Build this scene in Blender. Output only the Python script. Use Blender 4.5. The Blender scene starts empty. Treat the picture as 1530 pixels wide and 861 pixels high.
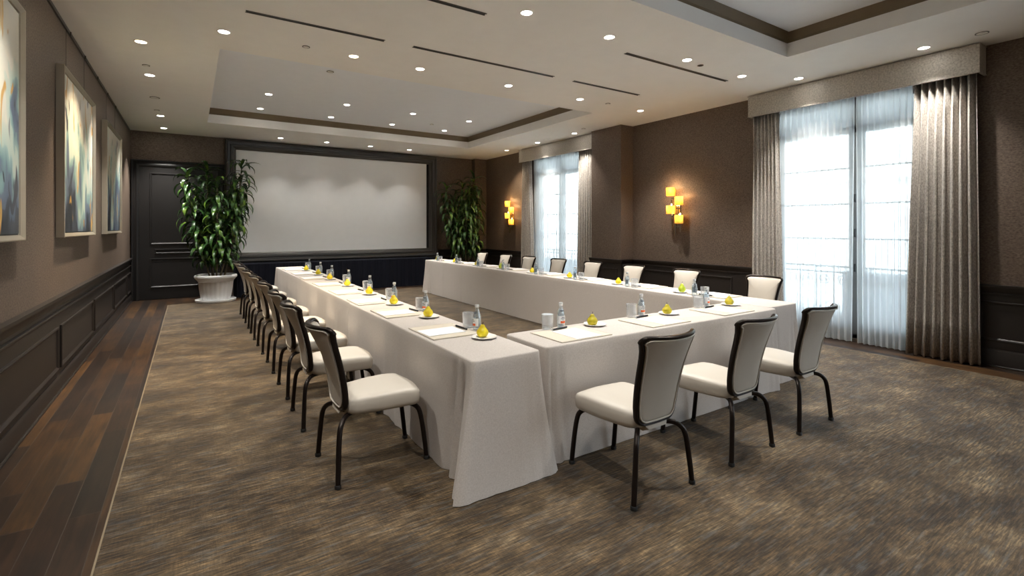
import bpy, math, random
from mathutils import Vector, Matrix
R = math.radians
PI = math.pi
random.seed(7)
S = bpy.context.scene
COL = S.collection
CH = 3.41           # main ceiling height
XL, XR, YB, YF = -1.0, 7.10, 12.30, -7.2

# ------------------------------------------------------------------ mesh collector
class MB:
    def __init__(s): s.v = []; s.f = []; s.m = []
    def add(s, vs, fs, mi=0):
        b = len(s.v); s.v += [tuple(p) for p in vs]
        for f in fs: s.f.append([i + b for i in f]); s.m.append(mi)
    def box(s, x0, x1, y0, y1, z0, z1, mi=0):
        vs = [(x0,y0,z0),(x1,y0,z0),(x1,y1,z0),(x0,y1,z0),(x0,y0,z1),(x1,y0,z1),(x1,y1,z1),(x0,y1,z1)]
        s.add(vs, [(0,3,2,1),(4,5,6,7),(0,1,5,4),(1,2,6,5),(2,3,7,6),(3,0,4,7)], mi)
    def lathe(s, prof, n=24, c=(0,0,0), mi=0, flute=None):
        vs = []; fs = []
        for k, (r, z) in enumerate(prof):
            for i in range(n):
                a = 2*PI*i/n
                rr = r if not flute else flute(r, z, a)
                vs.append((c[0]+rr*math.cos(a), c[1]+rr*math.sin(a), c[2]+z))
        for k in range(len(prof)-1):
            for i in range(n):
                j = (i+1) % n
                fs.append((k*n+i, k*n+j, (k+1)*n+j, (k+1)*n+i))
        if prof[0][0] > 1e-6: fs.append(tuple(reversed(range(n))))
        if prof[-1][0] > 1e-6: fs.append(tuple((len(prof)-1)*n+i for i in range(n)))
        s.add(vs, fs, mi)
    def tube(s, pts, r, n=8, closed=False, ry=None, mi=0):
        """tube through pts; r number or list; ry flattening ratio"""
        P = [Vector(p) for p in pts]; m = len(P); vs = []; fs = []
        up = Vector((0,0,1)); prev = None
        for k in range(m):
            if closed: t = P[(k+1) % m] - P[k-1]
            else: t = P[min(k+1, m-1)] - P[max(k-1, 0)]
            t.normalize()
            if prev is None:
                a = up if abs(t.dot(up)) < .9 else Vector((0,1,0))
                nrm = (a - t*a.dot(t)).normalized()
            else:
                nrm = (prev - t*prev.dot(t)).normalized()
            prev = nrm; b = t.cross(nrm)
            rr = r[k] if isinstance(r, (list, tuple)) else r
            for i in range(n):
                a = 2*PI*i/n
                vs.append(P[k] + nrm*rr*math.cos(a) + b*rr*(ry or 1)*math.sin(a))
        for k in range(m if closed else m-1):
            k2 = (k+1) % m
            for i in range(n):
                j = (i+1) % n
                fs.append((k*n+i, k*n+j, k2*n+j, k2*n+i))
        if not closed:
            fs.append(tuple(reversed(range(n)))); fs.append(tuple((m-1)*n+i for i in range(n)))
        s.add(vs, fs, mi)
    def strip(s, profile, path, mi=0, cap=True):
        """extrude closed 2D profile [(a,b)] along path of frames [(origin, A, B)]"""
        n = len(profile); vs = []; fs = []
        for (o, A, B) in path:
            for (a, b) in profile: vs.append(Vector(o)+Vector(A)*a+Vector(B)*b)
        m = len(path)
        for k in range(m-1):
            for i in range(n):
                j = (i+1) % n
                fs.append((k*n+i, k*n+j, (k+1)*n+j, (k+1)*n+i))
        if cap: fs.append(tuple(reversed(range(n)))); fs.append(tuple((m-1)*n+i for i in range(n)))
        s.add(vs, fs, mi)
    def build(s, name, mats, parent=None, smooth=False, angle=None):
        me = bpy.data.meshes.new(name)
        me.from_pydata(s.v, [], s.f)
        if not isinstance(mats, (list, tuple)): mats = [mats]
        for m in mats: me.materials.append(m)
        if len(mats) > 1: me.polygons.foreach_set('material_index', s.m)
        me.validate(); 
        import bmesh
        bm = bmesh.new(); bm.from_mesh(me); bmesh.ops.recalc_face_normals(bm, faces=bm.faces[:]); bm.to_mesh(me); bm.free()
        if smooth:
            me.polygons.foreach_set('use_smooth', [True]*len(me.polygons))
            me.set_sharp_from_angle(angle=R(angle or 40))
        me.update()
        o = bpy.data.objects.new(name, me); COL.objects.link(o)
        if parent is not None: o.parent = parent
        return o

def bevel(o, w, seg=2):
    m = o.modifiers.new('b', 'BEVEL'); m.width = w; m.segments = seg; m.limit_method = 'ANGLE'; m.angle_limit = R(35)
    return o
def tag(o, label=None, cat=None, group=None, kind=None):
    if label: o['label'] = label
    if cat: o['category'] = cat
    if group: o['group'] = group
    if kind: o['kind'] = kind
    return o
def empty(name, loc, rz=0):
    o = bpy.data.objects.new(name, None); COL.objects.link(o); o.empty_display_size = .05
    o.location = loc; o.rotation_euler = (0, 0, rz); return o
def dup(root, loc, rz):
    r = root.copy(); COL.objects.link(r); r.location = loc; r.rotation_euler = (0, 0, rz)
    for ch in list(root.children):
        c = ch.copy(); COL.objects.link(c); c.parent = r
        for g in list(ch.children):
            d = g.copy(); COL.objects.link(d); d.parent = c
    return r
def struct(o): o['kind'] = 'structure'; return o

# ------------------------------------------------------------------ materials
def newmat(name):
    m = bpy.data.materials.new(name); m.use_nodes = True
    nt = m.node_tree; b = nt.nodes['Principled BSDF']
    return m, nt, b
def N(nt, typ, **kw):
    n = nt.nodes.new(typ)
    for k, v in kw.items():
        if k.startswith('i_'):
            key = k[2:]; n.inputs[int(key) if key.isdigit() else key.replace('_', ' ')].default_value = v
        else: setattr(n, k, v)
    return n
def L(nt, a, b): nt.links.new(a, b)
def plain(name, col, rough=.5, metal=0, spec=None, bump=0, bscale=200, var=0, vscale=6, sheen=0, coat=0):
    m, nt, b = newmat(name)
    b.inputs['Base Color'].default_value = (*col, 1); b.inputs['Roughness'].default_value = rough
    b.inputs['Metallic'].default_value = metal
    if spec is not None: b.inputs['Specular IOR Level'].default_value = spec
    if sheen: b.inputs['Sheen Weight'].default_value = sheen
    if coat: b.inputs['Coat Weight'].default_value = coat
    tc = N(nt, 'ShaderNodeTexCoord')
    nz = N(nt, 'ShaderNodeTexNoise', i_Scale=vscale, i_Detail=4.0)
    L(nt, tc.outputs['Object'], nz.inputs['Vector'])
    mx = N(nt, 'ShaderNodeMix', data_type='RGBA')
    v = var or .03
    mx.inputs[6].default_value = (*[c*(1-v) for c in col], 1); mx.inputs[7].default_value = (*[min(1, c*(1+v)) for c in col], 1)
    L(nt, nz.outputs['Fac'], mx.inputs[0]); L(nt, mx.outputs[2], b.inputs['Base Color'])
    if bump:
        n2 = N(nt, 'ShaderNodeTexNoise', i_Scale=bscale, i_Detail=3.0)
        L(nt, tc.outputs['Object'], n2.inputs['Vector'])
        bp = N(nt, 'ShaderNodeBump', i_Strength=bump, i_Distance=.002)
        L(nt, n2.outputs['Fac'], bp.inputs['Height']); L(nt, bp.outputs[0], b.inputs['Normal'])
    return m
def ramp(nt, stops, fac):
    r = N(nt, 'ShaderNodeValToRGB')
    e = r.color_ramp.elements
    while len(e) < len(stops): e.new(.5)
    for k, (p, c) in enumerate(stops): e[k].position = p; e[k].color = (*c, 1)
    L(nt, fac, r.inputs[0]); return r
def stretched(nt, scale, coord='Object', noise=1.0, detail=6.0, rough=.6, dist=0.0):
    tc = N(nt, 'ShaderNodeTexCoord'); mp = N(nt, 'ShaderNodeMapping'); mp.inputs['Scale'].default_value = scale
    L(nt, tc.outputs[coord], mp.inputs['Vector'])
    n = N(nt, 'ShaderNodeTexNoise', i_Scale=noise, i_Detail=detail, i_Roughness=rough, i_Distortion=dist)
    L(nt, mp.outputs[0], n.inputs['Vector']); return n
def mixc(nt, fac, a, b, blend='MIX'):
    m = N(nt, 'ShaderNodeMix', data_type='RGBA', blend_type=blend)
    for s, v in ((0, fac), (6, a), (7, b)):
        if hasattr(v, 'links'): L(nt, v, m.inputs[s])
        else: m.inputs[s].default_value = v if s == 0 else (*v, 1)
    return m.outputs[2]
def bumpto(nt, b, h, strength=.3, dist=.003):
    bp = N(nt, 'ShaderNodeBump', i_Strength=strength, i_Distance=dist); L(nt, h, bp.inputs['Height']); L(nt, bp.outputs[0], b.inputs['Normal'])

def mat_carpet():
    m, nt, b = newmat('carpet')
    big = stretched(nt, (1.3, 2.2, 1), noise=1.7, detail=8, rough=.68)
    st = stretched(nt, (9, 95, 1), noise=1.0, detail=7, rough=.7)
    st2 = stretched(nt, (110, 14, 1), noise=1.0, detail=5, rough=.65)
    day_sheen = stretched(nt, (3, 22, 1), noise=1.7, detail=6, rough=.7)
    base = ramp(nt, [(.30, (.017,.009,.004)), (.46, (.051,.032,.014)), (.58, (.097,.066,.034)), (.72, (.180,.136,.082))], big.outputs['Fac'])
    strk = ramp(nt, [(.36, (.14,.12,.10)), (.5, (.85,.85,.85)), (.64, (2.4,2.3,2.15))], st.outputs['Fac'])
    c = mixc(nt, .8, base.outputs[0], strk.outputs[0], 'MULTIPLY')
    s2 = ramp(nt, [(.36, (.62,.6,.58)), (.62, (1.3,1.3,1.28))], st2.outputs['Fac'])
    c = mixc(nt, .6, c, s2.outputs[0], 'MULTIPLY')
    day_mask = ramp(nt, [(.52, (0,0,0)), (.66, (1,1,1))], day_sheen.outputs['Fac'])  # blue-grey patches put daylight reflection into the carpet colour
    c = mixc(nt, day_mask.outputs[0], c, mixc(nt, .32, c, (.13,.155,.165)))
    L(nt, c, b.inputs['Base Color']); b.inputs['Roughness'].default_value = .72
    b.inputs['Sheen Weight'].default_value = .12; b.inputs['Sheen Roughness'].default_value = .4
    b.inputs['Specular IOR Level'].default_value = .35
    bumpto(nt, b, st.outputs['Fac'], .55, .004)
    return m
def mat_planks():
    m, nt, b = newmat('wood_planks')
    tc = N(nt, 'ShaderNodeTexCoord'); sp = N(nt, 'ShaderNodeSeparateXYZ'); cb = N(nt, 'ShaderNodeCombineXYZ')
    L(nt, tc.outputs['Object'], sp.inputs[0]); L(nt, sp.outputs[1], cb.inputs[0]); L(nt, sp.outputs[0], cb.inputs[1])
    br = N(nt, 'ShaderNodeTexBrick', offset=.37, offset_frequency=2, squash=1.0)
    for k, v in (('Scale', 1.0), ('Mortar Size', .0022), ('Mortar Smooth', .1), ('Bias', 0.0), ('Brick Width', 1.25), ('Row Height', .128)): br.inputs[k].default_value = v
    br.inputs['Color1'].default_value = (0,0,0,1); br.inputs['Color2'].default_value = (1,1,1,1); br.inputs['Mortar'].default_value = (.5,.5,.5,1)
    L(nt, cb.outputs[0], br.inputs['Vector'])
    tone = ramp(nt, [(0, (.010,.006,.004)), (.45, (.018,.009,.005)), (.8, (.034,.017,.007)), (1, (.055,.028,.010))], br.outputs['Color'])
    g = stretched(nt, (38, 2.2, 1), noise=1.0, detail=7, rough=.65, dist=.6)
    gr = ramp(nt, [(.32, (.35,.33,.3)), (.66, (2.0,1.85,1.5))], g.outputs['Fac'])
    c = mixc(nt, .8, tone.outputs[0], gr.outputs[0], 'MULTIPLY')
    bl = stretched(nt, (3, 1.2, 1), noise=2.2, detail=4)
    blr = ramp(nt, [(.35, (.6,.6,.6)), (.65, (1.35,1.3,1.2))], bl.outputs['Fac'])
    c = mixc(nt, .8, c, blr.outputs[0], 'MULTIPLY')
    c = mixc(nt, br.outputs['Fac'], c, (.045,.032,.024))
    L(nt, c, b.inputs['Base Color']); b.inputs['Roughness'].default_value = .42
    iv = N(nt, 'ShaderNodeMath', operation='SUBTRACT'); iv.inputs[0].default_value = 1; L(nt, br.outputs['Fac'], iv.inputs[1])
    bumpto(nt, b, iv.outputs[0], .4, .002)
    return m
def mat_wallpaper():
    m, nt, b = newmat('taupe_wallpaper')
    a = stretched(nt, (42, 42, 80), noise=1.0, detail=5, rough=.7)
    c2 = stretched(nt, (1, 1, 1), noise=1.1, detail=3)
    r1 = ramp(nt, [(.34, (.088,.061,.046)), (.66, (.222,.170,.135))], a.outputs['Fac'])
    r2 = ramp(nt, [(.3, (.88,.88,.88)), (.7, (1.1,1.08,1.06))], c2.outputs['Fac'])
    L(nt, mixc(nt, 1.0, r1.outputs[0], r2.outputs[0], 'MULTIPLY'), b.inputs['Base Color'])
    b.inputs['Roughness'].default_value = .5; b.inputs['Specular IOR Level'].default_value = .4
    bumpto(nt, b, a.outputs['Fac'], .25, .002)
    return m
def mat_fabric(name, c1, c2, scale, rough=.8, bump=.3, sheen=.2, weave=(1,1,1)):
    m, nt, b = newmat(name)
    a = stretched(nt, tuple(scale*w for w in weave), noise=1.0, detail=4, rough=.65)
    r1 = ramp(nt, [(.35, c1), (.65, c2)], a.outputs['Fac'])
    L(nt, r1.outputs[0], b.inputs['Base Color']); b.inputs['Roughness'].default_value = rough
    b.inputs['Sheen Weight'].default_value = sheen
    bumpto(nt, b, a.outputs['Fac'], bump, .0015)
    return m
def mat_sheer():
    m = bpy.data.materials.new('sheer_voile'); m.use_nodes = True; nt = m.node_tree; nt.nodes.clear()
    out = N(nt, 'ShaderNodeOutputMaterial'); tr = N(nt, 'ShaderNodeBsdfTransparent'); tl = N(nt, 'ShaderNodeBsdfTranslucent'); df = N(nt, 'ShaderNodeBsdfDiffuse')
    tl.inputs[0].default_value = (.78,.85,.88,1); df.inputs[0].default_value = (.85,.87,.88,1); tr.inputs[0].default_value = (.95,.98,1,1)
    m1 = N(nt, 'ShaderNodeMixShader', i_0=.45); m2 = N(nt, 'ShaderNodeMixShader')
    L(nt, tl.outputs[0], m1.inputs[1]); L(nt, df.outputs[0], m1.inputs[2])
    w = stretched(nt, (1, 260, 4), noise=1.0, detail=3)
    rr = N(nt, 'ShaderNodeMapRange', i_1=.3, i_2=.7, i_3=.66, i_4=.76); L(nt, w.outputs['Fac'], rr.inputs[0])
    lw = N(nt, 'ShaderNodeLayerWeight', i_Blend=.5); ma = N(nt, 'ShaderNodeMath', operation='MULTIPLY_ADD', use_clamp=True); ma.inputs[1].default_value = .26
    L(nt, lw.outputs['Facing'], ma.inputs[0]); L(nt, rr.outputs[0], ma.inputs[2])
    L(nt, ma.outputs[0], m2.inputs[0]); L(nt, tr.outputs[0], m2.inputs[1]); L(nt, m1.outputs[0], m2.inputs[2])
    L(nt, m2.outputs[0], out.inputs[0]); return m
def mat_emit(name, col, st):
    m = bpy.data.materials.new(name); m.use_nodes = True; nt = m.node_tree; nt.nodes.clear()
    out = N(nt, 'ShaderNodeOutputMaterial'); e = N(nt, 'ShaderNodeEmission'); e.inputs[0].default_value = (*col, 1); e.inputs[1].default_value = st
    L(nt, e.outputs[0], out.inputs[0]); return m
def mat_amber():
    m = bpy.data.materials.new('amber_glass_shade'); m.use_nodes = True; nt = m.node_tree; nt.nodes.clear()
    out = N(nt, 'ShaderNodeOutputMaterial'); tr = N(nt, 'ShaderNodeBsdfTransparent'); tl = N(nt, 'ShaderNodeBsdfTranslucent'); gl = N(nt, 'ShaderNodeBsdfGlossy', i_Roughness=.2); df = N(nt, 'ShaderNodeBsdfDiffuse')
    g = stretched(nt, (14,14,6), noise=1.0, detail=2); r = ramp(nt, [(.3, (.95,.62,.20)), (.7, (1,.78,.38))], g.outputs['Fac'])
    for q in (tr, tl, df): L(nt, r.outputs[0], q.inputs[0])
    m1 = N(nt, 'ShaderNodeMixShader', i_0=.72); L(nt, tr.outputs[0], m1.inputs[1]); L(nt, tl.outputs[0], m1.inputs[2])
    m2 = N(nt, 'ShaderNodeMixShader', i_0=.15); L(nt, m1.outputs[0], m2.inputs[1]); L(nt, df.outputs[0], m2.inputs[2])
    m3 = N(nt, 'ShaderNodeMixShader', i_0=.05); L(nt, m2.outputs[0], m3.inputs[1]); L(nt, gl.outputs[0], m3.inputs[2])
    L(nt, m3.outputs[0], out.inputs[0]); return m
def mat_glass(name, col=(.93,.97,1), rough=.02, alpha=.3, haze=.07):
    m = bpy.data.materials.new(name); m.use_nodes = True; nt = m.node_tree; nt.nodes.clear()
    out = N(nt, 'ShaderNodeOutputMaterial'); tr = N(nt, 'ShaderNodeBsdfTransparent'); gl = N(nt, 'ShaderNodeBsdfGlossy', i_Roughness=rough); df = N(nt, 'ShaderNodeBsdfDiffuse')
    tr.inputs[0].default_value = (*col, 1); df.inputs[0].default_value = (*col, 1); gl.inputs[0].default_value = (1,1,1,1)
    fr = N(nt, 'ShaderNodeLayerWeight', i_Blend=alpha); m1 = N(nt, 'ShaderNodeMixShader'); m0 = N(nt, 'ShaderNodeMixShader', i_0=haze)
    L(nt, tr.outputs[0], m0.inputs[1]); L(nt, df.outputs[0], m0.inputs[2])
    L(nt, fr.outputs['Facing'], m1.inputs[0]); L(nt, m0.outputs[0], m1.inputs[1]); L(nt, gl.outputs[0], m1.inputs[2]); L(nt, m1.outputs[0], out.inputs[0]); return m
def mat_painting(name, seed):
    m, nt, b = newmat(name)
    tc = N(nt, 'ShaderNodeTexCoord'); mp = N(nt, 'ShaderNodeMapping'); mp.inputs['Location'].default_value = (seed*3.1, seed*1.7, seed); mp.inputs['Scale'].default_value = (1, 1.5, .80)
    L(nt, tc.outputs['Object'], mp.inputs['Vector'])
    n = N(nt, 'ShaderNodeTexNoise', i_Scale=1.7, i_Detail=4.0, i_Roughness=.5, i_Distortion=.6); L(nt, mp.outputs[0], n.inputs['Vector'])
    sp = N(nt, 'ShaderNodeSeparateXYZ'); L(nt, tc.outputs['Object'], sp.inputs[0])
    ma = N(nt, 'ShaderNodeMath', operation='MULTIPLY_ADD'); ma.inputs[1].default_value = .26; ma.inputs[2].default_value = 0.0; L(nt, sp.outputs[2], ma.inputs[0])
    ad = N(nt, 'ShaderNodeMath', operation='ADD'); L(nt, n.outputs['Fac'], ad.inputs[0]); L(nt, ma.outputs[0], ad.inputs[1])
    base = ramp(nt, [(.24, (.03,.035,.05)), (.33, (.07,.085,.12)), (.345, (.13,.17,.25)), (.42, (.17,.22,.30)), (.435, (.22,.36,.38)), (.49, (.36,.52,.50)), (.505, (.55,.66,.58)), (.58, (.66,.70,.60)), (.60, (.78,.74,.62)), (.80, (.70,.70,.66))], ad.outputs[0])
    n2 = N(nt, 'ShaderNodeTexNoise', i_Scale=2.6, i_Detail=2.0, i_Distortion=.8)
    mp2 = N(nt, 'ShaderNodeMapping'); mp2.inputs['Location'].default_value = (seed, 5.3+seed, 2); mp2.inputs['Scale'].default_value = (1, 2.2, .8)
    L(nt, tc.outputs['Object'], mp2.inputs['Vector']); L(nt, mp2.outputs[0], n2.inputs['Vector'])
    oc = ramp(nt, [(.64, (0,0,0)), (.665, (1,1,1))], n2.outputs['Fac'])
    dk = ramp(nt, [(.33, (1,1,1)), (.355, (0,0,0))], n2.outputs['Fac'])
    c = mixc(nt, oc.outputs[0], base.outputs[0], (.62,.36,.10))
    c = mixc(nt, dk.outputs[0], c, (.06,.065,.09))
    L(nt, c, b.inputs['Base Color']); b.inputs['Roughness'].default_value = .35
    return m
def mat_leaf():
    m, nt, b = newmat('dracaena_leaf')
    n = stretched(nt, (1,1,1), noise=7, detail=2)
    r = ramp(nt, [(.30, (.010,.032,.010)), (.52, (.028,.080,.016)), (.68, (.14,.24,.03))], n.outputs['Fac'])
    L(nt, r.outputs[0], b.inputs['Base Color']); b.inputs['Roughness'].default_value = .3
    return m
def mat_pear(name, c1, c2):
    m, nt, b = newmat(name)
    n = stretched(nt, (1,1,1), noise=22, detail=3)
    r = ramp(nt, [(.35, c1), (.65, c2)], n.outputs['Fac'])
    L(nt, r.outputs[0], b.inputs['Base Color']); b.inputs['Roughness'].default_value = .38
    b.inputs['Subsurface Weight'].default_value = 0
    return m

M = dict(
 carpet=mat_carpet(), planks=mat_planks(), wallpaper=mat_wallpaper(),
 binding=plain('carpet_binding', (.21,.165,.105), .8),
 ceiling=plain('ceiling_paint', (.92,.915,.89), .75),
 tray=plain('tray_paint_daylit', (.88,.92,.98), .75),  # cool white paint, its bluish daylight cast put into the colour
 band=plain('tray_band', (.17,.125,.07), .45, var=.06),
 darkwood=plain('dark_panelling', (.024,.019,.017), .38, var=.15, vscale=3),
 doorwood=plain('door_paint', (.010,.009,.009), .45, var=.1),
 scrframe=plain('screen_frame_wood', (.055,.050,.045), .32, var=.1),
 screen=plain('projection_fabric', (.86,.87,.88), .9),
 black=plain('black_void', (.006,.006,.006), .8),
 skirt=plain('black_skirting', (.007,.008,.014), .9, spec=.15, bump=.2),
 cloth=mat_fabric('tablecloth_linen', (.50,.455,.42), (.60,.555,.52), 150, .85, .2, .15),
 seat=plain('cream_vinyl', (.62,.575,.51), .42, bump=.06, bscale=400),
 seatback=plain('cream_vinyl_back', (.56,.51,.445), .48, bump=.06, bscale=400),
 legm=plain('bronze_metal', (.020,.014,.012), .28, metal=.6, var=.2, vscale=20),
 glide=plain('glide_rubber', (.01,.01,.01), .6),
 pad=plain('blotter_leather', (.66,.60,.50), .55, var=.04, vscale=30),
 paper=plain('note_paper', (.86,.87,.90), .7),
 pen=plain('pen_black', (.012,.012,.014), .25), chrome=plain('chrome', (.7,.7,.7), .15, metal=1),
 china=plain('white_china', (.88,.87,.85), .2), 
 pearY=mat_pear('pear_yellow', (.66,.50,.005), (.82,.70,.02)), pearG=mat_pear('pear_green', (.42,.36,.012), (.60,.50,.03)), pearG2=mat_pear('pear_bright_green', (.36,.48,.02), (.60,.66,.05)),
 pstem=plain('pear_stalk', (.05,.025,.01), .7),
 bglass=mat_glass('bottle_glass', (.93,.97,1.0), .03, .45), tglass=mat_glass('tumbler_glass', (.97,.985,1), .25, .22, .13),
 water=mat_glass('water', (.9,.96,1), .02, .25),
 cap=plain('bottle_cap', (.75,.77,.78), .3, metal=.4), label=plain('label_white', (.85,.86,.88), .5), orange=plain('label_orange', (.85,.14,.03), .5), inkg=plain('label_ink', (.12,.14,.17), .5),
 drape=mat_fabric('drape_boucle', (.27,.24,.215), (.60,.555,.50), 95, .6, .35, .3, (1,1,.45)),
 pelmet=mat_fabric('pelmet_damask', (.33,.30,.26), (.58,.54,.48), 55, .45, .3, .3),
 sheer=mat_sheer(),
 sheerhead=plain('sheer_header', (.80,.84,.85), .8),
 winframe=plain('window_frame', (.20,.205,.21), .5), glass=mat_glass('window_glass', (.97,.99,1), .0, .08),
 iron=plain('railing_iron', (.03,.03,.032), .5),
 facade=plain('facade_render', (.80,.77,.70), .9), balcony=plain('balcony_stone', (.32,.34,.36), .9),
 picframe=plain('champagne_frame', (.50,.45,.36), .33, metal=.55, var=.08), picliner=plain('frame_liner', (.03,.028,.025), .5),
 pot=plain('white_pot', (.72,.73,.74), .35), soil=plain('pot_soil', (.03,.02,.012), .9), leaf=mat_leaf(), cane=plain('cane', (.16,.13,.08), .7),
 white=plain('fixture_white', (.80,.78,.73), .4), lamp=mat_emit('lamp_face', (1,.95,.86), 14), lampw=mat_emit('lamp_face_warm', (1,.80,.52), 10),
 slot=plain('slot_black', (.012,.012,.012), .6), rail=plain('picture_rail', (.10,.09,.08), .4, metal=.5),
 amber=mat_amber(), bulb=mat_emit('sconce_bulb', (1,.80,.48), 9), nickel=plain('polished_nickel', (.62,.56,.48), .18, metal=1),
)

# ------------------------------------------------------------------ room shell
b = MB(); b.box(XL-.3, XR+.3, YF-.3, YB+.3, -.2, 0); struct(b.build('floor', M['planks']))
b = MB(); RX0, RX1, RY0, RY1 = -.35, 6.60, -6.6, 11.25
b.box(RX0+.008, RX1-.008, RY0+.008, RY1-.008, .0005, .008)
rug = b.build('carpet', M['carpet']); tag(rug, 'large brown woven area carpet with painted blue-grey daylight reflections under all the tables', 'carpet')
b = MB()
for q in ((RX0, RX0+.008, RY0, RY1), (RX1-.008, RX1, RY0, RY1), (RX0+.008, RX1-.008, RY0, RY0+.008), (RX0+.008, RX1-.008, RY1-.008, RY1)): b.box(*q, .0005, .0085)
b.build('binding', M['binding'], rug)

b = MB(); b.box(XL-.25, XL, YF-.25, YB+.25, 0, CH+.05); struct(b.build('wall_left', M['wallpaper']))
b = MB(); b.box(XL-.25, XR+.25, YB, YB+.25, 0, CH+.05); struct(b.build('wall_back', M['wallpaper']))
b = MB(); b.box(XL-.25, XR+.25, YF-.25, YF, 0, CH+.05); struct(b.build('wall_front', M['wallpaper']))
WIN = [(7.98, 9.72), (2.12, 3.88), (-3.2, -.30), (-6.6, -3.9)]  # last two are unseen, added behind the camera for daylight and ceiling bounce
WZ0, WZ1 = .04, 3.12
b = MB(); ys = [YF]
for (a, c) in sorted(WIN): ys += [a, c]
ys.append(YB)
for k in range(0, len(ys), 2): b.box(XR, XR+.25, ys[k], ys[k+1], 0, CH+.05)
for (a, c) in WIN: b.box(XR, XR+.25, a, c, WZ1, CH+.05); b.box(XR, XR+.25, a, c, -.2, WZ0)
struct(b.build('wall_right', M['wallpaper']))
# pier between the windows and pilaster in the back corner
b = MB(); b.box(6.78, XR, 6.57, 7.38, 0, CH); struct(b.build('pillar_right', M['wallpaper']))
b = MB(); b.box(6.73, XR, 12.13, YB, 0, CH); struct(b.build('pillar_back', M['wallpaper']))

# ceiling slab with two tray openings (fascias are the slab's own sides)
T1 = (.27, 5.70, 6.18, 10.62); T2 = (.27, 5.68, -2.3, 2.93); FH = .155; BH = .115
def slab(b, z0, z1):
    b.box(XL-.25, T1[0], YF-.25, YB+.25, z0, z1); b.box(T1[1], XR+.25, YF-.25, YB+.25, z0, z1)
    b.box(T1[0], T1[1], T1[3], YB+.25, z0, z1); b.box(T1[0], T1[1], T2[3], T1[2], z0, z1); b.box(T1[0], T1[1], YF-.25, T2[2], z0, z1)
    b.box(T2[1], T1[1], T2[2], T2[3], z0, z1)
b = MB(); slab(b, CH, CH+FH); struct(b.build('ceiling', M['ceiling']))
for k, T in enumerate((T1, T2)):
    x0, x1, y0, y1 = T; z0 = CH+FH; z1 = z0+BH
    b = MB(); d = .035; e = .10
    lo = [(x0,y0),(x1,y0),(x1,y1),(x0,y1)]; hi = [(x0+d,y0+d),(x1-d,y0+d),(x1-d,y1-d),(x0+d,y1-d)]; oo = [(x0-e,y0-e),(x1+e,y0-e),(x1+e,y1+e),(x0-e,y1+e)]
    vs = [(*p, z0+.001) for p in lo] + [(*p, z0+.03) for p in [(a, c) for a, c in lo]] + [(*p, z1) for p in hi] + [(*p, z1) for p in oo] + [(*p, z0+.001) for p in oo]
    fs = []
    for r in range(5):
        r2 = (r+1) % 5
        for i in range(4):
            j = (i+1) % 4; fs.append((r*4+i, r*4+j, r2*4+j, r2*4+i))
    b.add(vs, fs); struct(b.build('trim_%d' % (k+1), M['band']))
    b = MB(); b.box(x0-e, x1+e, y0-e, y1+e, z1, z1+.1); o = struct(b.build('ceiling', M['tray']))

# ------------------------------------------------------------------ wainscot (trim) per wall
def wains(b, P, u0, u1, zs, panels, depth=1.0):
    """P(u, o, z) -> point, o = distance from wall; zs dict of heights"""
    def bx(ua, ub, o0, o1, za, zb):
        vs = [P(u, o, z) for z in (za, zb) for (u, o) in ((ua,o0),(ub,o0),(ub,o1),(ua,o1))]
        b.add(vs, [(0,3,2,1),(4,5,6,7),(0,1,5,4),(1,2,6,5),(2,3,7,6),(3,0,4,7)])
    bx(u0, u1, 0, .012, .12, zs['top']-.03)
    # cap profile
    def prof(za, pts):
        b.strip([(o, z) for (o, z) in pts], [(P(u, 0, 0), P(0,1,0)-P(0,0,0), P(0,0,1)-P(0,0,0)) for u in (u0, u1)])
    t = zs['top']
    prof(0, [(0,t-.10),(.016,t-.10),(.020,t-.085),(.03,t-.05),(.045,t-.035),(.05,t-.02),(.05,t),(0,t)])
    m = zs['mid']; prof(0, [(0,m-.03),(.022,m-.03),(.030,m-.018),(.030,m-.006),(.018,m),(0,m)])
    h = zs['base']; prof(0, [(0,.001),(.028,.001),(.028,h-.03),(.022,h-.015),(.018,h-.004),(.010,h),(0,h)])
    prof(0, [(0,.001),(.04,.001),(.04,.012),(.034,.02),(0,.02)])
    for (a, c) in panels:
        za, zb = zs['p0'], zs['p1']; w = .045
        prf = [(0,.0),(0,.026),(.010,.030),(.020,.026),(.030,.014),(w,.010),(w,0)]
        # mitred picture frame moulding: rings offset inwards
        rings = []
        for (i_, o) in prf:
            rings.append([P(a+i_, o, za+i_), P(c-i_, o, za+i_), P(c-i_, o, zb-i_), P(a+i_, o, zb-i_)])
        vs = [p for r in rings for p in r]; fs = []
        for r in range(len(rings)-1):
            for i in range(4):
                j = (i+1) % 4; fs.append((r*4+i, r*4+j, (r+1)*4+j, (r+1)*4+i))
        b.add(vs, fs)
ZL = dict(top=.86, mid=.73, base=.15, p0=.20, p1=.585)
ZR = dict(top=.865, mid=.785, base=.19, p0=.27, p1=.69)
b = MB(); PL = lambda u, o, z: Vector((XL+o, u, z))
wains(b, PL, YF, YB-.02, ZL, [(11.47-1.87*k-1.77, 11.47-1.87*k) for k in range(-0, 9)] + [(11.57, 12.2)])
struct(b.build('trim_3', M['darkwood'], smooth=True, angle=30))
b = MB(); PR = lambda u, o, z: Vector((XR-o, u, z))
wains(b, PR, 4.14, 6.56, ZR, [(4.5, 6.45)])
wains(b, PR, -3.85, -3.25, ZR, []); wains(b, PR, YF, -6.65, ZR, []); wains(b, PR, -.22, 1.66, ZR, [(-.12, 1.64)])
wains(b, PR, 10.15, 12.13, ZR, [(10.25, 12.03)])
struct(b.build('trim_4', M['darkwood'], smooth=True, angle=30))
b = MB()
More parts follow.
